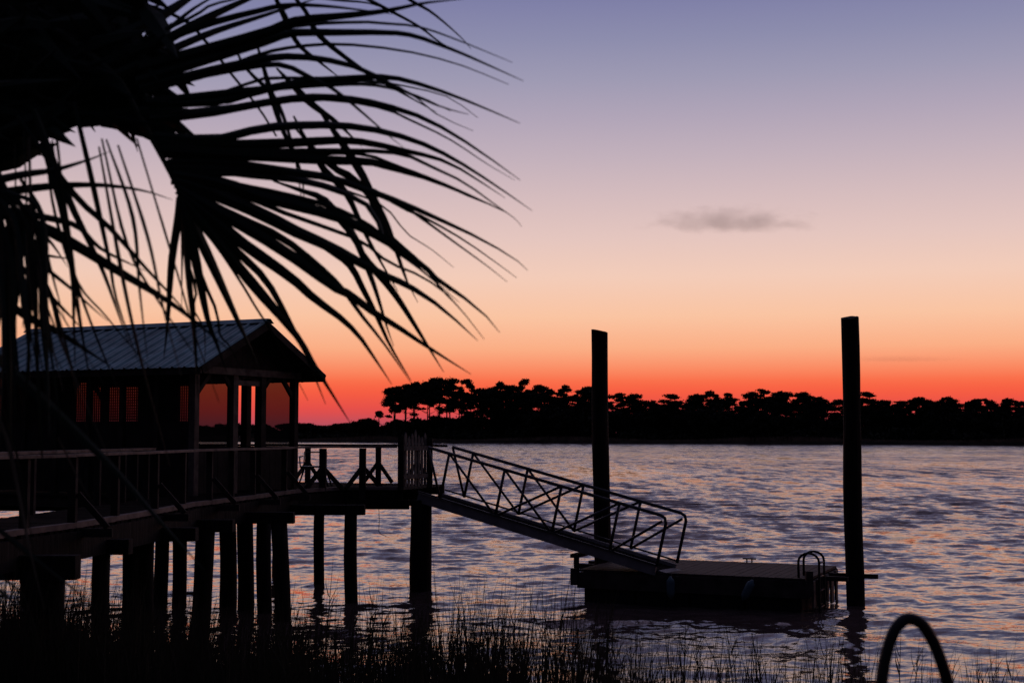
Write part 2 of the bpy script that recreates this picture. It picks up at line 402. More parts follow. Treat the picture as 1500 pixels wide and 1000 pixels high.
def far_marsh():
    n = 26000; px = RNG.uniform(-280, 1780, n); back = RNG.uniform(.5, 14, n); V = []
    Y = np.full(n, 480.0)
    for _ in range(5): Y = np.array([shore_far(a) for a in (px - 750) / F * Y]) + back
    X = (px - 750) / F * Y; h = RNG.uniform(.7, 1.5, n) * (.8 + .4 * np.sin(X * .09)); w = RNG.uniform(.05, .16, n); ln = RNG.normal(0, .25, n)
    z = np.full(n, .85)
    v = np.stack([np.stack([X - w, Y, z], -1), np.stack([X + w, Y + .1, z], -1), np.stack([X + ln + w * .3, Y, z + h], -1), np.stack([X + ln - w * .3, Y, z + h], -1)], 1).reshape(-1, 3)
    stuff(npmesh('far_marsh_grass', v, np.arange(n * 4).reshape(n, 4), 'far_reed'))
far_marsh()

# ------------------------------------------------------------------ cloud
def cloud(px, py, Y, sx, sy, sz, dens, label, seed, scale=1.9):
    me = bpy.data.meshes.new('cloud'); import bmesh
    bm = bmesh.new(); bmesh.ops.create_icosphere(bm, subdivisions=4, radius=1)
    bm.to_mesh(me); bm.free()
    o = bpy.data.objects.new('cloud', me); COL.objects.link(o); o.location = at(px, py, Y); o.scale = (sx, sy, sz)
    m = bpy.data.materials.new('cloud_vapour'); m.use_nodes = True; nt = m.node_tree; nt.nodes.clear()
    t = nt.nodes.new('ShaderNodeTexCoord')
    ln = nt.nodes.new('ShaderNodeVectorMath'); ln.operation = 'LENGTH'; sq = nt.nodes.new('ShaderNodeSeparateXYZ'); nt.links.new(t.outputs['Object'], sq.inputs[0])
    lo_ = nt.nodes.new('ShaderNodeMath'); lo_.operation = 'MULTIPLY'; lo_.inputs[1].default_value = -2.4; nt.links.new(sq.outputs['Z'], lo_.inputs[0])
    hi_ = nt.nodes.new('ShaderNodeMath'); hi_.operation = 'MAXIMUM'; nt.links.new(sq.outputs['Z'], hi_.inputs[0]); nt.links.new(lo_.outputs[0], hi_.inputs[1])
    cb = nt.nodes.new('ShaderNodeCombineXYZ'); nt.links.new(sq.outputs['X'], cb.inputs[0]); nt.links.new(sq.outputs['Y'], cb.inputs[1]); nt.links.new(hi_.outputs[0], cb.inputs[2])
    nt.links.new(cb.outputs[0], ln.inputs[0])
    mp = nt.nodes.new('ShaderNodeMapping'); mp.inputs['Scale'].default_value = (2.2, 1, .9); mp.inputs['Location'].default_value = (seed, seed * 2, 0)
    nt.links.new(t.outputs['Object'], mp.inputs[0])
    n = nt.nodes.new('ShaderNodeTexNoise'); n.inputs['Scale'].default_value = scale; n.inputs['Detail'].default_value = 6; n.inputs['Roughness'].default_value = .6
    nt.links.new(mp.outputs[0], n.inputs[0])
    a = nt.nodes.new('ShaderNodeMath'); a.operation = 'MULTIPLY_ADD'; a.inputs[1].default_value = 2.1; a.inputs[2].default_value = -.22
    nt.links.new(n.outputs['Fac'], a.inputs[0])
    s_ = nt.nodes.new('ShaderNodeMath'); s_.operation = 'SUBTRACT'; nt.links.new(a.outputs[0], s_.inputs[0]); nt.links.new(ln.outputs['Value'], s_.inputs[1])
    c = nt.nodes.new('ShaderNodeMath'); c.operation = 'MULTIPLY'; c.use_clamp = True; c.inputs[1].default_value = 1.6; nt.links.new(s_.outputs[0], c.inputs[0])
    d = nt.nodes.new('ShaderNodeMath'); d.operation = 'MULTIPLY'; d.inputs[1].default_value = dens; nt.links.new(c.outputs[0], d.inputs[0])
    v = nt.nodes.new('ShaderNodeVolumePrincipled'); v.inputs['Color'].default_value = (1, .70, .63, 1)
    nt.links.new(d.outputs[0], v.inputs['Density'])
    ou = nt.nodes.new('ShaderNodeOutputMaterial'); nt.links.new(v.outputs[0], ou.inputs['Volume'])
    me.materials.append(m); tag(o, label, 'cloud'); return o
cloud(1066, 329, 3000, 225, 90, 50, .0048, 'single thin mauve cloud adrift in the pink sky', 1.3)

cloud(1318, 527, 6000, 330, 120, 26, .0011, 'faint streaky flecks of cloud low in the orange sky by the right piling', 7.7, 7)

# ------------------------------------------------------------------ pier
DECK = 2.0
pier = thing('pier', 'long dark timber pier on round piles, leading to the gangway', 'pier', loc=(-5, 20, 0))
def kid(mb, name, m, parent, **k):
    """build geometry given in world space under a parent that is not at the origin"""
    o = mb.build(name, m, parent, **k); w = Vector((0, 0, 0)); p = parent
    while p: w += p.location; p = p.parent
    o.data.transform(Matrix.Translation(-w)); return o
U2 = Vector((.889, -.458, 0)); V2 = Vector((.458, .889, 0))
GN = Vector((-2.22, 27.4, DECK)); GF = Vector((-1.71, 28.45, DECK))
edge_px = [(26, 784), (112, 773), (205, 757), (288, 741), (368, 731), (432, 722), (505, 717)]
redge = [Vector((-5.85, 3.0, DECK)), Vector((-5.55, 12.0, DECK))] + [ground(x, y, DECK) for x, y in edge_px] + [GN, GF, Vector((-1.47, 29.7, DECK)), Vector((-1.5, 30.3, DECK)), Vector((-5.0, 31.9, DECK))]
redge_n = redge[:10]
def interp(pts, y):
    for a, b in zip(pts, pts[1:]):
        if a[1] <= y <= b[1]: return a[0] + (b[0] - a[0]) * (y - a[1]) / max(1e-6, b[1] - a[1])
    return pts[-1][0] if y > pts[-1][1] else pts[0][0]
def xr(y): return interp([(p.x, p.y) for p in redge], y)
ledge = [(-7.45, 3), (-7.1, 14), (-6.5, 21), (-6.25, 23.8), (-11.2, 26.5), (-11.6, 31.9)]
def xl(y): return interp(ledge, y)
ub = MB().box((-.5, -.5, -.5), (.5, .5, .5))
plank_me = [ub.build('plank', m_).data for m_ in ('deck_wood',)]
for o in list(COL.objects):
    if o.name.startswith('plank'): bpy.data.objects.remove(o)
y = 3.1; pl = pier.location
while y < 31.85:
    a, b = xl(y) + random.uniform(-.02, .02), xr(y) + random.uniform(-.02, .025)
    o = bpy.data.objects.new('plank', plank_me[0]); COL.objects.link(o); o.parent = pier
    o.location = ((a + b) / 2 - pl.x, y - pl.y, DECK - .02 + random.uniform(-.003, .003)); o.scale = (b - a, .138, .04); y += .146
# edge boards (kick board seen as the pale line) and stringers
for i in range(len(redge_n) - 1):
    a, b = redge_n[i], redge_n[i + 1]
    kid(MB().beam(a + Vector((.035, 0, -.20)), b + Vector((.035, 0, -.20)), .05, .33), 'stringer', 'pile_wood', pier)
    kid(MB().beam(a + Vector((-.05, 0, .03)), b + Vector((-.05, 0, .03)), .10, .065), 'edge_board', 'pale_wood', pier)
far_pts = [Vector((-1.5, 30.3, DECK)), Vector((-5.0, 31.9, DECK)), Vector((-11.6, 31.9, DECK))]
for a, b in zip(far_pts, far_pts[1:]):
    kid(MB().beam(a + Vector((0, .03, -.13)), b + Vector((0, .03, -.13)), .05, .19), 'stringer', 'weathered_wood', pier)
for off in (-.8, -1.5):
    kid(MB().beam((-5.85 + off, 3, 1.88), (-4.6 + off, 23.4, 1.88), .07, .155), 'stringer', 'weathered_wood', pier)
kid(MB().beam((-11.2, 26.6, 1.87), (-6.25, 23.85, 1.87), .06, .17), 'stringer', 'weathered_wood', pier)
for yy in (26.5, 28.5, 30.5):
    kid(MB().beam((-11.3, yy + .2, 1.71), (xr(yy) - .1, yy, 1.71), .16, .17), 'cap_beam', 'pile_wood', pier)
# cross-heads
for Y, epx in ((6, None), (9, None), (12, None), (15, 120), (17.1, 196), (19.2, 292), (21, 345), (23, 433), (25.4, 536), (27.35, 600)):
    e = (xr(Y) + .6) if epx is None else (epx - 750) / F * Y
    lo = xl(Y) - .3
    if Y > 24: lo = e - 2.6
    kid(MB().beam((lo, Y, 1.71 if Y > 16 else 1.66), (e, Y, 1.71 if Y > 16 else 1.66), .2, .185 if Y > 16 else .26), 'cap_beam', 'pile_wood', pier)
def pile(px, Y, w, top, parent, lean=0, name='pile', mname='pile_wood', zb=-1.4, flare=1.08, depth_lean=0):
    x = (px - 750) / F * Y; r = w * Y / F / 2
    pts = []; rad = []
    for i in range(9):
        q = i / 8; z = zb + (top - zb) * q
        pts.append((x + lean * (1 - q) + .012 * math.sin(q * 7 + px), Y + depth_lean * (1 - q), z)); rad.append(r * (flare + (1 - flare) * q) * (1 + .02 * math.sin(q * 11 + px)))
    mb = MB().tube(pts, rad, 14)
    o = mb.build(name, mname, parent, smooth=True)
    if parent: o.data.transform(Matrix.Translation(-parent.location))
    return o
for args in ((52, 15.0, 33, 1.62, .03), (83, 15.05, 34, 1.62, .0), (155, 17.1, 25, 1.62, -.06), (198, 19.2, 25, 1.62, -.04), (219, 19.3, 22, 1.62, .03), (305, 21, 27, 1.62, -.16),
             (412, 23, 23, 1.62, .12), (515, 25.4, 18.5, 1.62, .05), (617, 27.4, 31, 1.80, .03), (470, 28.6, 15, 1.62, -.02),
             (241, 24.8, 20, 1.63, -.02), (268, 25.2, 20, 1.63, -.03), (336, 25, 24, 1.63, .06), (362, 24.6, 23, 1.63, .04), (389, 24.3, 21, 1.63, .05),
             (206, 30, 15, 1.63, 0), (300, 30.2, 15, 1.63, 0), (410, 30.5, 15, 1.63, 0)):
    px, Y, w, t, ln = args
    pile(px, Y, w, t, pier, ln)
for Y in (6, 9, 12):
    for dx in (-.2, -1.4): pile(750 + F * (xr(Y) + dx) / Y, Y, .27 * F / Y, 1.54, pier, 0, zb=-.5)
# railing of the river side
RAIL = 2.87
def edge_at_px(px, pts):
    k = (px - 750) / F
    for a, b in zip(pts, pts[1:]):
        fa = a.x - k * a.y; fb = b.x - k * b.y
        if fa * fb <= 0 and abs(fb - fa) > 1e-9:
            return a + (b - a) * (fa / (fa - fb))
    return None
def post(p, parent, s=.095, top=RAIL - .045, base=1.7, m='weathered_wood'):
    return kid(MB().box((p.x - s / 2, p.y - s / 2, base), (p.x + s / 2, p.y + s / 2, top)), 'post', m, parent)
rail_o = bpy.data.objects.new('railing', None); COL.objects.link(rail_o); rail_o.parent = pier
inner = [p + Vector((-.08, 0, 0)) for p in redge_n]
zr = lambda i: Vector((0, 0, RAIL - DECK))
for i in range(1, len(inner) - 1):
    a, b = inner[i], inner[i + 1]
    a2, b2 = a + Vector((0, 0, RAIL - DECK)), b + Vector((0, 0, RAIL - DECK))
    if i == 1: pass
    kid(MB().beam(a2 + Vector((0, 0, -.02 + .004 * (i % 2))), b2 + Vector((0, 0, -.02 + .004 * (i % 2))), .14, .035), 'rail', 'pale_wood', rail_o)
for px in (-40, 40, 110, 172, 230, 270, 309, 341, 372, 418, 474, 532, 585):
    p = edge_at_px(px, inner)
    if p is None: continue
    big = px in (474, 532, 585)
    post(p, rail_o, .13 if big else .09)
    if px in (110, 230, 309, 372, 418):
        kid(MB().beam(p + Vector((.06, 0, .40)), p + Vector((.42, 0, .0)), .045, .07), 'brace', 'weathered_wood', rail_o)
        kid(MB().beam(p + Vector((-.2, 0, -.06)), p + Vector((.48, 0, -.06)), .06, .1), 'outrigger', 'weathered_wood', rail_o)
    if big:
        i = min(range(len(inner)), key=lambda j: (inner[j] - p).length)
        d = (inner[min(i + 1, len(inner) - 1)] - inner[max(i - 1, 0)]).normalized()
        d = Vector((.62, .78, 0))
        for s_ in (-1, 1):
            if px == 585 and s_ > 0: continue
            kid(MB().beam(p + Vector((0, 0, .46)), p + d * (.5 * s_) + Vector((.02, 0, .03)), .05, .08), 'brace', 'weathered_wood', rail_o)
# the rail on the other side of the walkway and the far edge of the platform
far_rail = [Vector((-7.3, 4, DECK)), Vector((-7.0, 14, DECK)), Vector((-6.45, 21, DECK)), Vector((-6.2, 23.6, DECK))]
for a, b in zip(far_rail, far_rail[1:]):
    kid(MB().beam(a + Vector((0, 0, .85)), b + Vector((0, 0, .85)), .14, .04), 'rail', 'pale_wood', rail_o)
    for q in (.1, .3, .5, .7, .9): post(a + (b - a) * q, rail_o, .09)
fr = [Vector((-1.47, 29.75, DECK)), Vector((-1.58, 30.25, DECK)), Vector((-5.05, 31.8, DECK)), Vector((-11.5, 31.8, DECK))]
for i, (a, b) in enumerate(zip(fr, fr[1:])):
    kid(MB().beam(a + Vector((0, 0, .85 + .003 * i)), b + Vector((0, 0, .85 + .003 * i)), .14, .05), 'rail', 'weathered_wood', rail_o)
for px in (452, 500, 555, 612, 653):
    p = edge_at_px(px, fr)
    if p is None: continue
    if px in (500,): continue
    post(p, rail_o, .12)
    for s_ in (-1, 1):
        if px == 653 and s_ > 0: continue
        kid(MB().beam(p + Vector((0, -.05, .48)), p + Vector((.33 * s_, -.05 - .15 * s_, .03)), .05, .075), 'brace', 'weathered_wood', rail_o)
for x in (-7, -9, -11): post(Vector((x, 31.8, DECK)), rail_o, .12)
# hanging line
rp = at(555, 742, 28.2)
tag(MB().tube([rp, rp + Vector((.01, 0, -.28)), rp + Vector((0, 0, -.5)), rp + Vector((.05, 0, -.56)), rp + Vector((.16, 0, -.6))], .006, 5).build('rope', 'rope'), 'thin loose line hanging from the pier edge left of the gate', 'rope')

# ------------------------------------------------------------------ picket gate
gate = thing('picket_gate', 'grey pointed picket gate standing at the top of the gangway', 'gate', loc=GN)
gd = (GF - GN).normalized(); gn_ = Vector((-gd.y, gd.x, 0)); gw = (GF - GN).length
for k in (0, 1):
    p = GN + gd * gw * k
    kid(MB().box((p.x - .06, p.y - .06, DECK), (p.x + .06, p.y + .06, DECK + (1.02 if k else 1.08))), 'post', 'weathered_wood', gate)
for z in (.25, .82):
    kid(MB().beam(GN + gd * .08 + Vector((0, 0, z)), GF - gd * .08 + Vector((0, 0, z)), .03, .09), 'rail', 'grey_pickets', gate)
for k in range(8):
    c = GN + gd * (.12 + (gw - .24) * k / 7) + gn_ * .032; h = 1.10 + .05 * math.sin(k * 1.9) + (.05 if k in (3, 4) else 0); w = .085
    mb = MB(); n0 = 0
    prof = [(-w / 2, .05), (w / 2, .05), (w / 2, h - .07), (0, h), (-w / 2, h - .07)]
    for s_ in (0, .02):
        mb.v += [tuple(c + gd * a + gn_ * s_ + Vector((0, 0, b))) for a, b in prof]
    mb.f = [(4, 3, 2, 1, 0), (5, 6, 7, 8, 9)] + [(i, (i + 1) % 5, 5 + (i + 1) % 5, 5 + i) for i in range(5)]
    kid(mb, 'picket', 'grey_pickets', gate)

# ------------------------------------------------------------------ gangway
gang = thing('gangway', 'sloping aluminium truss gangway from the pier gate down to the dock', 'gangway', loc=(-1.84, 27.25, DECK))
N0 = Vector((-1.84, 27.25, 1.95)); N1 = Vector((2.62, 24.95, .72))
gdir = (N1 - N0).normalized(); side = Vector((.55, .835, 0)); gup = side.cross(gdir).normalized()
if gup.z < 0: gup = -gup
L = (N1 - N0).length; W = .82; HT = .92
ks = [0.0, .095, .34, .58, .815, 1.0]
for s_ in (0, 1):
    o = side * W * s_
    B = lambda q: N0 + gdir * (L * q) + o
    T = lambda q: B(q) + gup * HT
    kid(MB().beam(B(0) - gup * .02, B(1), .06, .19, gup, -.075 - .05 * s_), 'side_channel', 'channel_metal', gang)
    kid(MB().beam(B(0) + gup * .0 + (side * (-.045 if s_ == 0 else .045)) + gup * .025, B(1) + gup * .025 + (side * (-.045 if s_ == 0 else .045)), .03, .03, gup, -.0), 'flange', 'galvanised', gang)
    rail_pts = [T(0), T(.5), T(.975)] + [T(.975) + gdir * .09 - gup * .03, T(.975) + gdir * .13 - gup * .12, B(1) + gup * .0]
    kid(MB().tube(rail_pts, .031, 8), 'handrail', 'galvanised', gang, smooth=True)
    for q in ks[1:5]:
        kid(MB().tube([B(q), T(q)], .028, 8), 'upright', 'galvanised', gang, smooth=True)
    for a, b in ((0, 1), (1, 2), (2, 3)):
        kid(MB().tube([T(ks[a]), B(ks[b])], .025, 8), 'diagonal', 'galvanised', gang, smooth=True)
    for a, b in ((2, 3), (3, 4), (4, 5)):
        kid(MB().tube([B(ks[a]), T(ks[b]) if b < 5 else T(.985) - gup * .1], .025, 8), 'diagonal', 'galvanised', gang, smooth=True)
n = 22
for i in range(n):
    q = (i + .5) / n; c = N0 + gdir * L * q - gup * .11
    kid(MB().beam(c + side * .035, c + side * (W - .035), L / n - .03, .035, gup), 'tread', 'deck_wood', gang)
kid(MB().beam(N1 + gdir * .18 + Vector((0, 0, -.09)) + side * .1, N1 + gdir * .18 + Vector((0, 0, -.09)) + side * (W - .1), .42, .012, (gup + Vector((0, 0, .2)))), 'toe_plate', 'channel_metal', gang)

# ------------------------------------------------------------------ floating dock
DT = .60
du = Vector((.915, -.403, 0)); dv = Vector((.403, .915, 0)); A0 = Vector((1.22, 25.6, 0)); DL = 4.27; DW = 2.7
dock = thing('floating_dock', 'low dark wooden floating dock moored between two tall pilings', 'dock', loc=A0)
D = lambda a, b, z: A0 + du * a + dv * b + Vector((0, 0, z))
np_ = 29
for i in range(np_):
    a = (i + .5) * DL / np_; e = .01 * random.random()
    kid(MB().beam(D(a, .03, DT - .02 + e * .3), D(a, DW - .03 + e, DT - .02 + e * .3), DL / np_ - .012, .04), 'plank', 'dock_wood', dock)
for p, q in (((0, 0), (DL, 0)), ((0, DW), (DL, DW))):
    kid(MB().beam(D(*p, DT - .19), D(*q, DT - .19), .05, .29), 'fascia', 'dock_wood', dock)
for a in (0, DL):
    kid(MB().beam(D(a, .03, DT - .2), D(a, DW - .03, DT - .2), .05, .27), 'fascia', 'dock_wood', dock)
for i in range(4):
    a = .1 + i * (DL - .2) / 4
    m_ = MB(); c8 = [D(a, .06, -.25), D(a + .98, .06, -.25), D(a + .98, DW - .06, -.25), D(a, DW - .06, -.25), D(a, .06, DT - .33), D(a + .98, .06, DT - .33), D(a + .98, DW - .06, DT - .33), D(a, DW - .06, DT - .33)]
    m_.quadbox(c8); kid(m_, 'float', 'float_black', dock, bevel=.03)
kid(MB().beam(D(-.06, -.05, DT + .02), D(-.06, -.05, DT - .28), .12, .12), 'corner_bumper', 'dock_wood', dock)
kid(MB().beam(D(DL + .02, .0, DT + .14), D(DL + .02, .0, DT - .3), .12, .12), 'corner_post', 'dock_wood', dock)
for i in range(6):      # worn hanging rub boards of the end face
    b = .25 + i * .42; z = DT - .5 - .12 * random.random()
    kid(MB().beam(D(DL + .045, b, DT - .06), D(DL + .045, b, z), .035, .16 + .1 * random.random(), dv), 'rub_board', 'rail_wood', dock)
kid(MB().beam(D(-.1, .05, DT + .24), D(-.1, 1.75, DT + .24), .14, .07), 'guard_board', 'dock_wood', dock)
for b in (.2, 1.55): kid(MB().beam(D(-.1, b, DT - .2), D(-.1, b, DT + .2), .1, .1), 'guard_post', 'dock_wood', dock)
for b in (1.05, 1.72):   # arms that hold the right piling
    kid(MB().beam(D(DL + .03, b, DT - .08), D(DL + .5 if b < 1.5 else DL + .92, b, DT - .08), .07, .08), 'pile_arm', 'dock_wood', dock)
for b in (1.62, 2.25):
    kid(MB().beam(D(-.03, b, DT - .1), D(-.62, b, DT - .1), .08, .1), 'pile_arm', 'dock_wood', dock)
c = D(2.6, DW - .12, DT)
kid(MB().tube([c - du * .05, c - du * .05 + Vector((0, 0, .07))], .015, 6).tube([c + du * .05, c + du * .05 + Vector((0, 0, .07))], .015, 6).tube([c - du * .13 + Vector((0, 0, .08)), c + du * .13 + Vector((0, 0, .08))], .016, 6), 'cleat', 'galvanised', dock)
# ladder
lad = thing('dock_ladder', 'metal ladder with two arched handles at the dock end', 'ladder', loc=D(DL, .5, DT))
for b in (.18, .62):
    pts = [D(DL - .2, b, DT)]
    pts += [D(DL - .2, b, DT + .24)]
    for k in range(9):
        a = PI * (1 - k / 8); pts.append(D(DL - .02 + .18 * math.cos(a), b, DT + .28 + .15 * math.sin(a)))
    pts += [D(DL + .16, b, DT + .1), D(DL + .16, b, -.4)]
    kid(MB().tube(pts, .022, 8), 'ladder_rail', 'tube_dark', lad, smooth=True)
for z in (.36, .12, -.12, -.4, -.66):
    kid(MB().tube([D(DL + .16, .18, DT + z - .1), D(DL + .16, .62, DT + z - .1)], .015, 6), 'rung', 'tube_dark', lad, smooth=True)
# fenders
def fender(a, tilt, label):
    t = thing('boat_fender', label, 'fender', 'fenders hanging on the dock', D(a, -.12, DT - .05))
    ax = Vector((0, 0, -1)) + du * tilt; ax.normalize(); p0 = D(a, -.13, DT - .04)
    prof = [(0, .02), (.03, .035), (.06, .065), (.10, .075), (.30, .075), (.34, .062), (.37, .035), (.40, .02)]
    kid(MB().tube([p0 + ax * h for h, r in prof], [r for h, r in prof], 12), 'body', 'fender_blue', t, smooth=True)
    kid(MB().tube([D(a, -.03, DT - .0), p0 + ax * .02], .008, 5), 'line', 'rope', t)
fender(1.83, .03, 'blue-grey fender hanging straight on the dock side near the gangway foot')
fender(3.33, -.5, 'blue-grey fender hanging aslant on the dock side nearer the ladder')
# mooring pilings
def mooring(px, Y, w, top_y, lean, label):
    t = at(px, top_y, Y); x = t.x; r = w * Y / F / 2
    mb = MB(); pts = []; rad = []
    for i in range(14):
        q = i / 13; z = -1.5 + (t.z + 1.5) * q
        pts.append((x + lean * (1 - q) + .01 * math.sin(q * 9 + px), Y, z)); rad.append(r * (1.04 - .04 * q) * (1 + .012 * math.sin(q * 23 + px)))
    mb.tube(pts, rad, 20)
    for i in range(14):
        for k in range(20):
            v = mb.v[i * 20 + k]; f_ = .012 * mnoise.noise(Vector((math.cos(k * .314) * 1.5 + px, math.sin(k * .314) * 1.5, v[2] * .9))) 
            dz = (.035 * math.cos(k * .314 + px) + .01 * mnoise.noise(Vector((k * .9, px, 0)))) if i == 13 else 0
            mb.v[i * 20 + k] = (v[0] + (v[0] - pts[i][0]) / rad[i] * f_, v[1] + (v[1] - pts[i][1]) / rad[i] * f_, v[2] + dz)
    o = mb.build('mooring_pile', 'pile_wood', smooth=False); return tag(o, label, 'piling', 'tall mooring pilings of the dock')
mooring(878, 27.2, 24, 485, .06, 'shorter tall round piling that the gangway crosses in front of')
mooring(1244.5, 25.2, 25.5, 465, .02, 'taller round piling standing off the right end of the dock')

# ------------------------------------------------------------------ boathouse
EL = Vector((-5.50, 24.05, 0)); g = Vector((.43, .903, 0)); r_ = Vector((-.903, .43, 0))
BW = 3.98; BLEN = 6.0; EZ = 4.30; AZ = 5.24
house = thing('boathouse', 'open timber boathouse with blue-grey metal gable roof on the pier', 'boathouse', loc=EL)
P = lambda t, s, z: EL + g * t + r_ * s + Vector((0, 0, z))
def roofz(t): return EZ + (AZ - EZ) * (1 - abs(t - BW / 2) / (BW / 2))
roof = bpy.data.objects.new('roof', None); COL.objects.link(roof); roof.parent = house
for sgn in (0, 1):
    t0, t1 = (0, BW / 2) if sgn == 0 else (BW, BW / 2)
    nrm_ = (P(t1, 0, AZ) - P(t0, 0, EZ)).cross(r_); nrm_.normalize()
    if nrm_.z < 0: nrm_ = -nrm_
    npn = 22; wd = BLEN / npn
    # board sheathing below
    mb = MB(); mb.quadbox([P(t0, 0.02, EZ) - nrm_ * .05, P(t0, BLEN - .02, EZ) - nrm_ * .05, P(t1, BLEN - .02, AZ) - nrm_ * .05, P(t1, .02, AZ) - nrm_ * .05,
                           P(t0, 0.02, EZ) - nrm_ * .012, P(t0, BLEN - .02, EZ) - nrm_ * .012, P(t1, BLEN - .02, AZ) - nrm_ * .012, P(t1, .02, AZ) - nrm_ * .012])
    kid(mb, 'sheathing', 'dark_boards', roof)
    for i in range(npn):
        s0, s1 = i * wd, (i + 1) * wd
        e = -.05
        a0 = P(t0, s0, EZ); b0 = P(t1, s0, AZ); dr = (a0 - b0).normalized() * .05; lift = .002 * (i % 2)
        mb = MB(); prof = [(0, .0), (.02, .032), (.05, .032), (.07, .004), (wd * .5, .004), (wd * .54, .014), (wd * .6, .014), (wd * .64, .004), (wd, .002)]
        for pt in (a0 + dr, b0):
            mb.v += [tuple(pt + r_ * x_ + nrm_ * (h_ + lift)) for x_, h_ in prof]
            mb.v += [tuple(pt + r_ * x_ + nrm_ * (h_ + lift - .006)) for x_, h_ in prof]
        k = len(prof)
        for j in range(k - 1):
            mb.f.append((j, j + 1, 2 * k + j + 1, 2 * k + j)); mb.f.append((k + j, 3 * k + j, 3 * k + j + 1, k + j + 1)); mb.f.append((j, k + j, k + j + 1, j + 1))
        kid(mb, 'roof_panel', 'roof_metal', roof)
    kid(MB().beam(P(t0, 0, EZ) - Vector((0, 0, .075)) , P(t0, BLEN, EZ) - Vector((0, 0, .075)), .03, .13), 'eave_board', 'weathered_wood', roof)
    for s in (-.018, BLEN + .018):
        kid(MB().beam(P(t0, s, EZ) - nrm_ * .075, P(t1, s, AZ) - nrm_ * .075 , .03, .13, nrm_), 'barge_board', 'weathered_wood', roof)
    for i in range(8):
        s = .5 + i * .72
        kid(MB().beam(P(t0, s, EZ) - nrm_ * .11, P(t1, s, AZ) - nrm_ * .11, .05, .11, nrm_), 'rafter', 'dark_boards', roof)
mb = MB(); c0 = P(BW / 2, -.04, AZ); c1 = P(BW / 2, BLEN + .04, AZ)
for c in (c0, c1):
    mb.v += [tuple(c + g * a + Vector((0, 0, b))) for a, b in ((-.16, -.035), (-.05, .05), (.05, .05), (.16, -.035), (.05, .042), (-.05, .042))]
mb.f = [(0, 1, 7, 6), (1, 2, 8, 7), (2, 3, 9, 8), (3, 4, 10, 9), (4, 5, 11, 10), (5, 0, 6, 11), (5, 4, 3, 2, 1, 0), (6, 7, 8, 9, 10, 11)]
kid(mb, 'ridge_cap', 'roof_metal', roof)
TA, TB, SA, SB = .42, 3.55, .45, 5.35
def hpost(t, s, w=.13, z0=DECK, z1=4.32, m='weathered_wood'):
    kid(MB().beam(P(t, s, z0), P(t, s, z1), w, w, r_), 'post', m, house)
for t, s in ((TA, SA), (1.55, SA), (2.43, SA), (TB, SA), (TA, SB), (1.55, SB), (2.43, SB), (TB, SB)): hpost(t, s, .15 if t in (1.55, 2.43) else .13, m='rail_wood' if t < 1.6 and s == SA else 'weathered_wood')
for s in (1.3, 1.62, 1.98, 3.5, 4.34): hpost(TB, s, .12 if s != 1.62 else .15)
for s in (1.28, 2.1, 2.9, 3.7, 4.5): hpost(TA, s, .1)
for s in (SA, SB):
    kid(MB().beam(P(TA - .1, s - .09, 4.27), P(TB + .1, s - .09, 4.27), .04, .13), 'tie_beam', 'rail_wood', house)
    # gable boards
    nb = 22
    for i in range(nb):
        t0 = .12 + (BW - .24) * i / nb; t1 = .12 + (BW - .24) * (i + 1) / nb - .006
        mb = MB(); z0 = 4.345; za, zb_ = roofz(t0) - .13, roofz(t1) - .13
        if min(za, zb_) < z0 + .01: continue
        mb.quadbox([P(t0, s - .01, z0), P(t1, s - .01, z0), P(t1, s + .015, z0), P(t0, s + .015, z0), P(t0, s - .01, za), P(t1, s - .01, zb_), P(t1, s + .015, zb_), P(t0, s + .015, za)])
        kid(mb, 'gable_board', 'dark_boards', house)
    kid(MB().beam(P(1.63, s - .02, 4.07), P(2.35, s - .02, 4.07), .05, .10), 'door_header', 'rail_wood', house)
    for a, b in ((1.65, 1.99), (2.34, 2.0)):
        kid(MB().beam(P(a, s, 4.12), P(b, s, 4.2), .035, .05), 'brace', 'weathered_wood', house)
        kid(MB().beam(P((a + b) / 2, s, 4.12), P((a + b) / 2, s, 4.2), .05, .06), 'brace', 'weathered_wood', house)
    for a, b in ((TA, .42), (TB, -.42), (2.43, .3), (1.55, -.3)):
        kid(MB().beam(P(a, s, 4.2 - abs(b)), P(a + b, s, 4.2), .06, .08), 'brace', 'weathered_wood', house)
for t in (TA, TB):
    kid(MB().beam(P(t, SA, 4.26), P(t, SB, 4.26), .08, .14), 'wall_plate', 'weathered_wood', house)
def panel(t0, s0, t1, s1, z0, z1, name, m, th=.012):
    a = P(t0, s0, 0); b = P(t1, s1, 0)
    kid(MB().beam(a + Vector((0, 0, (z0 + z1) / 2)), b + Vector((0, 0, (z0 + z1) / 2)), th, z1 - z0), name, m, house)
def sheet(t0, s0, t1, s1, z0, z1):
    mb = MB(); mb.v = [tuple(P(t0, s0, z0)), tuple(P(t1, s1, z0)), tuple(P(t1, s1, z1)), tuple(P(t0, s0, z1))]; mb.f = [(0, 1, 2, 3)]
    kid(mb, 'screen', 'screen_mesh', house)
for s in (SA, SB):
    sheet(TA + .065, s, 1.475, s, 2.06, 4.2); sheet(2.505, s, TB - .065, s, 2.06, 4.2)
for a, b in ((SA + .065, 1.24), (2.04, 3.45), (4.4, SB - .065)): sheet(TB, a, TB, b, 2.06, 4.19)
def boards(t, s0, s1, z0, z1, name='wall_board', m='dark_boards', w=.19):
    n = max(1, round((s1 - s0) / w)); w = (s1 - s0) / n
    for i in range(n):
        a = s0 + w * i; panel(t, a + .003, t, a + w - .003, z0, z1, name, m, .022 + .004 * (i % 2))
boards(TB + .02, 3.56, 4.28, 2.03, 4.19)
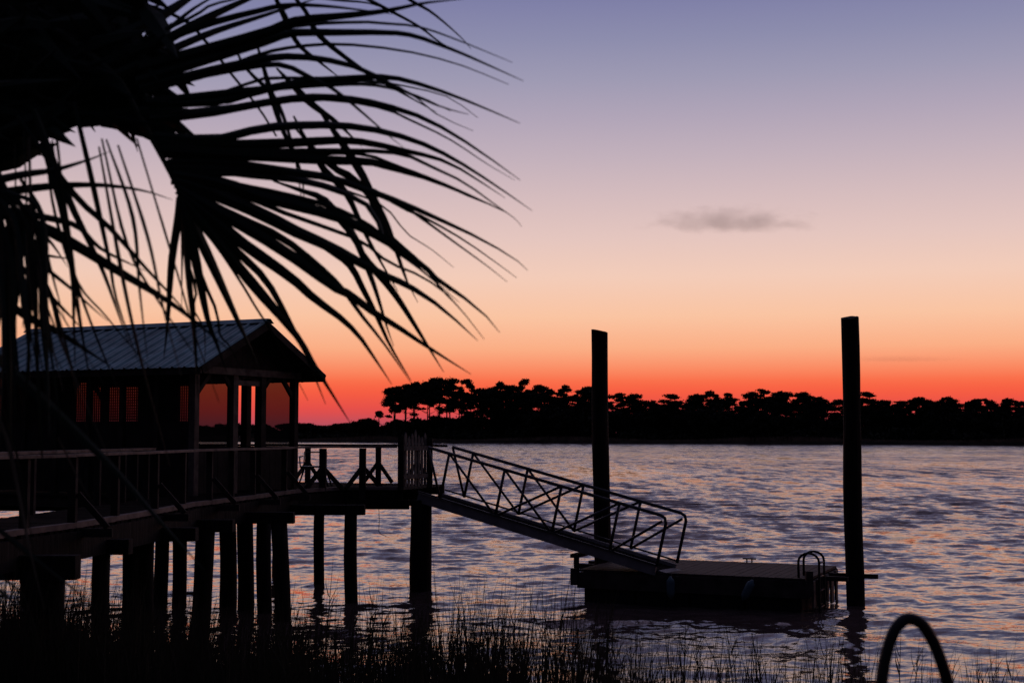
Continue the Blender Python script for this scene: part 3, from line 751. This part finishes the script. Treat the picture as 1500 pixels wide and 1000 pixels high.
boards(TB + .03, SA + .07, 3.5, 2.03, 2.86, 'low_board'); boards(TB + .03, 4.4, SB - .07, 2.03, 2.86, 'low_board')
boards(TA, SA + .07, SB - .07, 2.03, 3.32)
# lattice above: crossing slats, 5 cm apart
mb = MB(); zs = np.arange(3.33, 4.2, .05)
for z in zs: mb.beam(P(TA + .006, SA + .06, z), P(TA + .006, SB - .06, z), .008, .036)
s = SA + .07
while s < SB - .05:
    mb.beam(P(TA - .006, s, 3.31), P(TA - .006, s, 4.2), .0335, .008, g); s += .05
stuff(kid(mb, 'lattice', 'dark_boards', house))
for a, b in ((.85, 1.5), (3.3, 5.2)):       # boards added inside to block the sky light behind parts of the lattice
    boards(TA + .06, a, b, 3.3, 4.2)
def cross_boards(s, t0, t1, z0, z1):
    n = max(1, round((t1 - t0) / .18)); w = (t1 - t0) / n
    for i in range(n): panel(t0 + w * i + .003, s, t0 + w * (i + 1) - .003, s, z0, z1, 'low_board', 'dark_boards', .022 + .004 * (i % 2))
cross_boards(SA - .02, TA + .07, 1.47, 2.03, 2.84); cross_boards(SA - .02, 2.51, TB - .07, 2.03, 2.84); cross_boards(SA + .01, 1.64, 2.34, 2.05, 2.78)
# garden chair on the platform
cp_ = at(459, 700, 29.2); cx, cy = cp_.x, cp_.y
chair = thing('garden_chair', 'small green garden chair on the platform left of the gate', 'chair', loc=(cx, cy, DECK))
kid(MB().box((cx - .26, cy - .24, DECK + .40), (cx + .26, cy + .24, DECK + .43)), 'seat', 'chair_green', chair, bevel=.01)
for sx in (-1, 1):
    for sy in (-1, 1):
        kid(MB().tube([(cx + sx * .22, cy + sy * .2, DECK + .40), (cx + sx * .27, cy + sy * .24, DECK + .25), (cx + sx * .36, cy + sy * .27, DECK)], .02, 6), 'leg', 'chair_green', chair, smooth=True)
    kid(MB().tube([(cx + sx * .25, cy - .2, DECK + .42), (cx + sx * .27, cy - .18, DECK + .62), (cx + sx * .26, cy + .2, DECK + .64)], .016, 6), 'arm', 'chair_green', chair, smooth=True)
kid(MB().tube([(cx - .24, cy + .22, DECK + .42), (cx - .24, cy + .30, DECK + .72), (cx + .24, cy + .30, DECK + .72), (cx + .24, cy + .22, DECK + .42)], .016, 6), 'backrest', 'chair_green', chair, smooth=True)

# ------------------------------------------------------------------ hoop close to the camera
hp = cr([(1281, 1060), (1291, 1000), (1297, 962), (1308, 927), (1322, 909), (1336, 906), (1352, 915), (1368, 941), (1380, 972), (1388, 1000), (1398, 1060)], 34)
pts = [at(x, y_, 5.0 + .10 * (i / 33)) for i, (x, y_) in enumerate(hp)]
a, b = pts[0], pts[-1]
pts = [Vector((a.x - .02, a.y, near_z(a.x, a.y) - .05))] + pts + [Vector((b.x + .05, b.y, near_z(b.x, b.y) - .05))]
tag(MB().tube(pts, .0225, 12).build('hoop_rail', 'tube_dark', smooth=True), 'dark metal hoop close to the camera in the lower right corner', 'hoop')

# ------------------------------------------------------------------ reeds and marsh grass
def reeds():
    V = []; Fc = []; n0 = 0
    def blade(x, y, z, h, w, lean, az, curl):
        nonlocal n0
        n = 5; d = np.array([math.cos(az), math.sin(az)]); sd = np.array([-d[1], d[0], 0.])
        if abs(sd[0]) < .5: sd = np.array([.8, .6, 0.])
        for i in range(n + 1):
            q = i / n; off = lean * q + curl * q ** 2.6
            c = np.array([x + d[0] * off * h, y + d[1] * off * h, z + h * (q - .12 * curl * q * q)])
            ww = w * (1 - q ** 1.6) + .0012
            V.append(c - sd * ww / 2); V.append(c + sd * ww / 2)
        for i in range(n): Fc.append((n0 + 2 * i, n0 + 2 * i + 1, n0 + 2 * i + 3, n0 + 2 * i + 2))
        n0 += 2 * (n + 1)
    R = random.Random(3)
    # (from px, to px, nearest Y, farthest Y, count, height min/max)
    zones = [(-60, 130, 13.0, 18.8, 1700, .5, 1.15), (110, 300, 13.0, 17.8, 1500, .45, 1.05), (280, 460, 13.2, 17.4, 1400, .45, 1.0), (430, 620, 13.6, 17.0, 900, .5, 1.05),
             (560, 760, 14.0, 16.9, 650, .5, 1.05), (640, 880, 14.2, 17.2, 520, .6, 1.25), (840, 1080, 14.2, 16.6, 420, .5, 1.0), (1040, 1270, 14.2, 16.6, 190, .5, 1.0),
             (1250, 1540, 14.2, 16.4, 130, .4, .85)]
    for a, b, y0, y1, n, h0, h1 in zones:
        k = 0
        while k < n:
            cx = R.uniform(a, b); cyy = y0 + (y1 - y0) * R.random() ** 1.15
            m = min(n - k, R.randint(2, 9))                 # tussocks
            tl = R.uniform(.7, 1.15)
            for _ in range(m):
                y = cyy + R.gauss(0, .10); x = (cx - 750) / F * y + R.gauss(0, .09)
                z = max(-.05, near_z(x, y)) - .05
                h = R.uniform(h0, h1) * tl * (1.32 if cx < 900 else 1.2)
                blade(x, y, z, h, R.uniform(.008, .018), R.gauss(.04, .12), R.uniform(-.6, .6) + (PI if R.random() < .3 else 0), R.choice((0, .05, .1, .35)) * R.random())
                k += 1
    # tall flowering stalks that stand out against the water
    for px, top, y in [(735, 862, 16.5), (757, 842, 16.6), (782, 838, 16.7), (800, 868, 16.5), (826, 862, 16.5), (842, 850, 16.6), (704, 898, 16.2), (713, 895, 16.4), (555, 838, 17.4), (560, 860, 17), (548, 852, 17.2),
                       (488, 812, 20), (594, 872, 17), (520, 870, 17.2), (1005, 886, 16), (1017, 890, 16), (1105, 905, 15.8), (1110, 918, 15.8), (1064, 910, 16), (955, 915, 16), (905, 925, 15.8), (922, 930, 15.8), (1212, 925, 15.8),
                       (1320, 905, 15.8), (1347, 925, 15.6), (1400, 945, 15.4), (1438, 962, 15.4), (1452, 958, 15.4), (1462, 960, 15.4), (1487, 955, 15.4), (20, 812, 19), (60, 830, 18), (120, 842, 19), (128, 850, 18.6), (180, 850, 18), (172, 865, 18)]:
        p = at(px, top, y); z = max(-.05, near_z(p.x, y)); h = p.z - z
        ln = R.gauss(.03, .08)
        blade(p.x - ln * h, y, z - .05, h + .05, .02, ln, 0, 0)
        for q in range(4):
            zz = z + h * R.uniform(.2, .7); blade(p.x - ln * h * .5, y, zz, .3, .014, R.choice((-.35, .35)), 0, .2)
    stuff(npmesh('marsh_grass', np.array(V), np.array(Fc), 'reed'))
reeds()

# ------------------------------------------------------------------ palm in the foreground
CROWN = at(-190, 40, 7.0)
palm = thing('cabbage_palm', 'big cabbage palm whose dark fan fronds hang into the upper left', 'palm tree', loc=(CROWN.x, CROWN.y, near_z(CROWN.x, CROWN.y)))
tz = near_z(CROWN.x, CROWN.y)
kid(MB().tube([(CROWN.x + .1, CROWN.y, tz - .2), (CROWN.x - .05, CROWN.y, tz + 1.5), (CROWN.x, CROWN.y, CROWN.z - .5), (CROWN.x, CROWN.y, CROWN.z + .1)], [.24, .19, .21, .16], 14), 'trunk', 'palm_trunk', palm, smooth=True)
VIEW = Vector((0, 1, 0))
def leaflet(parent, px_pts, w, d0, d1, m='palm_leaf', roll=None, base=None, base_w=None, n=16):
    """one folded strap-like leaf segment; depth runs from d0 at the base to d1 at the tip"""
    if base: px_pts = [base] + list(px_pts)
    q2 = cr(px_pts, n); L_ = [0]
    for a, b in zip(q2, q2[1:]): L_.append(L_[-1] + float(np.hypot(*(b - a))))
    P3 = [at(p[0], p[1], d0 + (d1 - d0) * (l / L_[-1]) ** 1.4) for p, l in zip(q2, L_)]
    roll = random.uniform(-.5, .5) if roll is None else roll
    mb = MB()
    for i, p in enumerate(P3):
        t = (P3[min(i + 1, n - 1)] - P3[max(i - 1, 0)]).normalized(); q = L_[i] / L_[-1]
        sd = t.cross(VIEW).normalized(); nn = t.cross(sd).normalized()
        rr = roll * (1 + .5 * q); s2 = sd * math.cos(rr) + nn * math.sin(rr); n2 = nn * math.cos(rr) - sd * math.sin(rr)
        bw = base_w if base_w else max(w * 1.25, 15)
        ww = (bw + (w - bw) * min(1, q / .3)) if q < .3 else w * (1 - ((q - .3) / .7) ** 1.25) + .9
        ww *= p.y / F * .5
        mb.v += [tuple(p - s2 * ww), tuple(p + n2 * ww * .55), tuple(p + s2 * ww)]
    for i in range(n - 1):
        a = 3 * i; mb.f += [(a, a + 1, a + 4, a + 3), (a + 1, a + 2, a + 5, a + 4)]
    return kid(mb, 'leaflet', m, parent, smooth=False)
def frond(hub_px, hub_d, costa_px, w=16):
    """stem from the crown to the hub, then the curved costa"""
    h = at(*hub_px, hub_d); c0 = CROWN + Vector((.1, 0, 0)); mid = (h + c0) / 2 + Vector((0, 0, .22))
    pts = cr([tuple(c0), tuple(mid), tuple(h)] + [tuple(at(x, y, hub_d)) for x, y in costa_px], 16)
    return kid(MB().tube(pts, [w * hub_d / F * .5 * (1 - .6 * i / 15) for i in range(16)], 8), 'frond', 'palm_stem', palm, smooth=True)
# frond A: the big fan that fills the top of the picture
fa = frond((150, 95), 6.5, [(200, 165), (240, 235), (268, 292)])
A = [([(380, 51), (433, 31), (508, 23), (567, 16), (620, 5), (679, -1)], 16, (205, 100)),
     ([(380, 64), (425, 49), (473, 48), (567, 48), (607, 53), (647, 67), (687, 83), (767, 119)], 13, (200, 120)),
     ([(290, 40), (380, 16), (420, 8), (473, 9), (529, 15), (575, 21)], 10, (190, 80)),
     ([(400, 45), (513, 33), (567, 35), (615, 40), (673, 60), (751, 92)], 7, (220, 110)),
     ([(300, 110), (380, 80), (433, 69), (500, 65), (593, 75), (673, 95), (745, 124)], 5, (210, 130)),
     ([(300, 105), (380, 88), (420, 83), (473, 87), (529, 101), (580, 128), (609, 141), (647, 157), (687, 168)], 12, (205, 130)),
     ([(300, 110), (380, 96), (420, 97), (460, 117), (492, 133), (540, 173), (567, 197), (591, 216)], 11, (205, 130)),
     ([(310, 150), (380, 133), (447, 120), (513, 115), (567, 113), (620, 125), (687, 149), (762, 181)], 12, (215, 150)),
     ([(390, 130), (487, 124), (540, 124), (583, 132), (620, 144), (660, 163)], 10, (220, 150)),
     ([(310, 165), (380, 152), (447, 143), (500, 144), (553, 152), (620, 173), (687, 211), (762, 264)], 12, (220, 175)),
     ([(447, 146), (553, 157), (607, 179), (660, 205), (713, 240), (754, 264)], 8, (230, 170)),
     ([(310, 205), (380, 189), (433, 184), (500, 184), (562, 193), (620, 211), (668, 235), (719, 267), (780, 309)], 15, (225, 200)),
     ([(340, 212), (433, 209), (513, 206), (593, 221), (660, 240), (740, 290)], 15, (230, 210)),
     ([(320, 225), (407, 230), (487, 235), (540, 237), (567, 244), (620, 259), (673, 280), (727, 304), (748, 315)], 17, (235, 220)),
     ([(400, 222), (535, 221), (593, 227), (633, 245), (679, 267), (727, 301), (754, 320), (764, 332)], 9, (235, 222)),
     ([(320, 238), (380, 245), (433, 253), (487, 261), (527, 275), (553, 284), (593, 299), (647, 323), (700, 348), (751, 377), (773, 396)], 13, (245, 240)),
     ([(440, 254), (520, 272), (593, 304), (633, 331), (673, 360), (713, 389), (743, 413)], 8, (250, 245)),
     ([(330, 252), (380, 258), (433, 263), (497, 280), (545, 307), (563, 353), (590, 375), (620, 398), (673, 443)], 13, (250, 250)),
     ([(325, 268), (380, 288), (447, 304), (500, 320), (540, 339), (572, 357), (620, 389), (639, 408), (700, 451), (732, 487)], 17, (255, 255)),
     ([(300, 278), (380, 312), (433, 339), (487, 363), (535, 389), (567, 405), (599, 419), (647, 451), (700, 499)], 19, (258, 265)),
     ([(300, 299), (360, 333), (433, 379), (487, 419), (513, 432), (545, 456), (580, 477), (625, 507), (690, 548)], 17, (262, 275)),
     ([(330, 310), (407, 345), (460, 384), (500, 421), (529, 461), (561, 501), (602, 560)], 11, (262, 275)),
     ([(310, 318), (347, 350), (380, 374), (428, 408), (460, 437), (497, 464), (525, 491), (549, 525), (574, 563)], 17, (264, 282)),
     ([(300, 318), (340, 362), (389, 410), (426, 475), (447, 517), (477, 592)], 12, (264, 285)),
     ([(290, 318), (334, 371), (373, 421), (434, 491), (463, 539), (513, 619)], 15, (266, 288)),
     ([(283, 328), (315, 397), (347, 467), (379, 536)], 15, (267, 290)),
     ([(277, 333), (288, 387), (304, 467), (318, 505), (332, 545)], 15, (267, 292)),
     ([(270, 328), (277, 413), (284, 480), (291, 590)], 12, (266, 292)),
     ([(267, 328), (266, 453)], 5, (266, 295)),
     ([(225, 68), (300, 28), (380, -8), (440, -30)], 15, (150, 95)), ([(215, 35), (270, 2), (330, -45)], 18, (150, 65)), ([(240, 78), (310, 48), (390, 22), (470, -4)], 11, (170, 110)), ([(235, 50), (285, 12), (350, -25)], 13, (165, 80)),
     ([(262, 315), (251, 387), (246, 467), (240, 525)], 12, (265, 290))]
for i, (pp, w, b) in enumerate(A):
    d = -.5 + 1.1 * (i / len(A)); leaflet(fa, pp, w, 6.5, 6.5 + d + random.uniform(-.15, .15), base=b)
for i in range(4, len(A) - 3):          # more segments in between
    if random.random() < .55: continue
    r1 = cr([A[i][2]] + A[i][0], 9); r2 = cr([A[i + 1][2]] + A[i + 1][0], 9); k = random.uniform(.3, .7); ln = random.uniform(.75, 1.0)
    pp = [tuple(a * k + b * (1 - k) + np.array((random.gauss(0, 4), random.gauss(0, 4)))) for a, b in zip(r1, r2)][:9 if ln > .85 else 8]
    leaflet(fa, pp, random.uniform(4, 8), 6.6, 6.6 + random.uniform(-.4, .6))
# frond A2: segments crossing steeply behind
fb = frond((250, 20), 7.1, [(300, 60), (340, 110), (380, 160), (405, 200)], 7)
for pp, w, b in [([(468, 240), (505, 280), (529, 328), (540, 352), (561, 389), (583, 427)], 10, (430, 170)),
                 ([(481, 240), (513, 259), (540, 285), (561, 317), (580, 368), (593, 405), (612, 443)], 11, (430, 185)),
                 ([(521, 240), (545, 285), (567, 328), (577, 355), (600, 420)], 13, (460, 150)),
                 ([(560, 330), (577, 352), (620, 389), (647, 424), (673, 451)], 9, (520, 240)),
                 ([(444, 280), (473, 291), (495, 317), (519, 347), (535, 384), (551, 427), (567, 480), (577, 507)], 14, (400, 265)),
                 ([(484, 368), (513, 389), (532, 424), (551, 461), (572, 507), (602, 557)], 10, (430, 335)),
                 ([(540, 384), (567, 416), (588, 445), (620, 496), (650, 545)], 11, (505, 330)),
                 ([(447, 16), (468, 53), (529, 101), (583, 133), (640, 165)], 8, (400, -40)),
                 ([(415, 21), (436, 64), (468, 91), (500, 116)], 9, (390, -30)),
                 ([(600, 0), (633, 19), (673, 53), (690, 72)], 5, (540, -40)),
                 ([(530, -5), (577, 19), (615, 40), (647, 64), (687, 85)], 5, (480, -30)),
                 ([(492, 0), (540, 5), (575, 18)], 4, (420, -10)),
                 ([(395, 130), (412, 185), (440, 250), (446, 300)], 9, (375, 60)),
                 ([(447, 144), (473, 165), (495, 181), (530, 215)], 12, (405, 100)),
                 ([(360, 100), (400, 140), (420, 185), (434, 240), (442, 295)], 7, (340, 60))]:
    leaflet(fb, pp, w, 7.1, 7.1 + random.uniform(-.3, .5), base=b, base_w=3)
# frond B: hanging at the left edge
fc = frond((0, 262), 6.1, [(25, 290), (45, 320)], 12)
for pp, w, b in [([(0, 283), (53, 275), (107, 271), (160, 272), (213, 280), (253, 293)], 13, (-90, 300)),
                 ([(-20, 268), (32, 256), (80, 249), (133, 233), (160, 222)], 14, (-100, 290)),
                 ([(75, 251), (88, 293), (99, 349), (107, 413), (108, 467), (110, 535)], 11, (50, 160)),
                 ([(99, 288), (128, 349), (152, 400), (176, 467), (190, 505)], 11, (52, 165)),
                 ([(128, 235), (144, 307), (160, 381), (171, 440), (203, 531)], 12, (108, 150)),
                 ([(107, 283), (160, 333), (213, 392), (253, 435), (290, 477)], 10, (25, 170)),
                 ([(0, 312), (61, 333), (107, 357), (173, 397), (240, 437), (280, 466), (339, 515)], 18, (-70, 285)),
                 ([(59, 317), (112, 331), (149, 365), (213, 397)], 10, (-20, 300)),
                 ([(25, 340), (18, 420), (8, 500)], 14, (40, 300)), ([(33, 340), (26, 420), (22, 480)], 12, (45, 300)),
                 ([(40, 340), (46, 420), (56, 495)], 13, (40, 300)), ([(46, 350), (40, 420), (33, 480)], 11, (50, 310)),
                 ([(54, 330), (60, 380), (72, 470)], 10, (45, 295)), ([(10, 350), (2, 420), (-8, 520)], 14, (20, 310)),
                 ([(15, 330), (30, 400), (40, 480), (44, 560)], 13, (0, 270)), ([(5, 360), (12, 440), (10, 560)], 14, (-5, 290)), ([(60, 310), (66, 360), (84, 430), (96, 470)], 10, (30, 262)),
                 ([(-8, 300), (30, 320), (70, 350), (100, 392)], 16, (-90, 270)), ([(0, 335), (40, 352), (62, 372), (110, 380)], 14, (-60, 300)),
                 ([(59, 400), (77, 440), (90, 500), (108, 540)], 8, (45, 340)),
                 ([(35, 461), (80, 483), (133, 517), (165, 538)], 12, (-30, 410)),
                 ([(50, 410), (80, 440), (105, 465), (118, 480)], 9, (10, 370)),
                 ([(70, 395), (107, 425), (140, 455), (158, 470)], 6, (30, 360)),
                 ([(-10, 330), (10, 400), (24, 520), (34, 610)], 13, (-30, 280)),
                 ([(60, 420), (62, 470), (70, 560), (72, 640)], 8, (52, 350))]:
    leaflet(fc, pp, w, 6.1, 6.1 + random.uniform(-.5, .4), base=b, base_w=w * .7)
for pp, w, m_, b in [([(67, 440), (77, 507), (93, 573)], 5, 'palm_dry', (58, 380)),
                     ([(96, 504), (115, 581), (131, 643)], 6, 'palm_dry', (80, 440)),
                     ([(0, 528), (53, 576), (107, 627), (176, 696), (230, 758), (300, 835)], 16, 'palm_leaf', (-90, 440)),
                     ([(0, 616), (13, 653), (32, 745), (44, 806), (65, 892)], 6, 'palm_dry', (-20, 540)),
                     ([(18, 640), (32, 700), (42, 760), (52, 830)], 5, 'palm_leaf', (0, 580)),
                     ([(0, 843), (20, 858), (38, 878)], 9, 'palm_leaf', (-80, 780)), ([(0, 865), (18, 880), (36, 896)], 9, 'palm_leaf', (-80, 800)),
                     ([(96, 853), (118, 870), (140, 890)], 8, 'palm_leaf', (-40, 745)),
                     ([(110, 690), (122, 712), (137, 737)], 4, 'palm_dry', (85, 640))]:
    leaflet(fc, pp, w, 6.0, 5.9 + random.uniform(-.4, .2), m_, base=b, base_w=w * .7)
fd = frond((-40, 250), 5.7, [(-30, 300), (-20, 340)], 12)
for i in range(12):                     # old strands hanging straight down at the edge of the picture
    x0 = random.uniform(-75, 62); ln = random.uniform(180, 400); dx = random.uniform(-10, 45)
    leaflet(fd, [(x0 + dx * .2, 330 + random.uniform(-20, 20)), (x0 + dx * .6, 340 + ln * .5), (x0 + dx + random.uniform(-8, 8), 330 + ln)], random.uniform(6, 11), 5.7, 5.7 + random.uniform(-.4, .4), base=(x0 * .5 - 20, 280), base_w=8)
for x0 in (-12, 2, 14, 22):     # a denser old clump that hides the end of the roof
    leaflet(fd, [(x0 - 6, 380), (x0 + random.uniform(-4, 4), 480), (x0 + random.uniform(-4, 12), random.uniform(570, 660))], random.uniform(9, 13), 5.7, 5.7 + random.uniform(-.3, .3), base=(x0 * .5 - 20, 300), base_w=8)
for i in range(13):                     # thin strands drifting across the boathouse
    x0 = random.uniform(20, 260); y0 = random.uniform(300, 430); ln = random.uniform(150, 300); dx = random.uniform(15, 120)
    leaflet(fd, [(x0, y0), (x0 + dx * .45, y0 + ln * .5), (x0 + dx, y0 + ln)], random.uniform(3, 6), 5.8, 5.8 + random.uniform(-.4, .6), base=(min(x0 * .8, 200), random.uniform(190, 215)), base_w=3, m='palm_dry' if i % 3 == 0 else 'palm_leaf')
# fronds behind that close the crown into one dark mass
MASS = [(-260, -220), (340, -220), (300, 0), (262, 50), (318, 95), (300, 175), (330, 200), (300, 258), (268, 285), (246, 262), (190, 230), (125, 227), (60, 246), (-60, 302), (-260, 320)]
def inside(p):
    x, y = p; c = False
    for (x1, y1), (x2, y2) in zip(MASS, MASS[1:] + MASS[:1]):
        if (y1 > y) != (y2 > y) and x < (x2 - x1) * (y - y1) / (y2 - y1) + x1: c = not c
    return c
for hub, dep, n_ in (((-60, 40), 6.9, 40), ((60, 10), 7.3, 40), ((150, 60), 7.0, 44), ((10, 170), 6.7, 40), ((-120, 160), 6.4, 26), ((180, 150), 6.8, 40), ((110, -120), 7.4, 30)):
    fo = frond(hub, dep, [(hub[0] + 25, hub[1] + 25)], 14); k = 0; tries = 0
    while k < n_ and tries < 4000:
        tries += 1
        a = random.uniform(0, 2 * PI); ln = random.uniform(110, 240)
        t = (hub[0] + math.cos(a) * ln, hub[1] + math.sin(a) * ln)
        mid = (hub[0] + math.cos(a) * ln * .5, hub[1] + math.sin(a) * ln * .5 - 8)
        if not (inside((t[0] + 20, t[1])) and inside((t[0], t[1] + 12)) and inside(mid)): continue
        leaflet(fo, [hub, mid, t], random.uniform(24, 34), dep, dep + random.uniform(-.5, .5), roll=random.uniform(-.6, .6), base_w=18, n=8); k += 1

fo = frond((40, 130), 6.6, [(90, 150), (150, 170)], 12); k = 0
while k < 150:
    p = (random.uniform(-120, 320), random.uniform(-60, 280)); a = random.gauss(.45, .55); ln = random.uniform(90, 190)
    q = (p[0] + math.cos(a) * ln, p[1] + math.sin(a) * ln); mid = ((p[0] + q[0]) / 2, (p[1] + q[1]) / 2 - 6)
    if not (inside((p[0], p[1] + 30)) and inside(p) and inside((q[0] + 20, q[1])) and inside((q[0], q[1] + 12)) and inside(mid)): continue
    d_ = random.uniform(6.5, 7.2); leaflet(fo, [p, mid, q], random.uniform(24, 36), d_, d_ + random.uniform(-.3, .3), roll=random.uniform(-.5, .5), base_w=10, n=7); k += 1
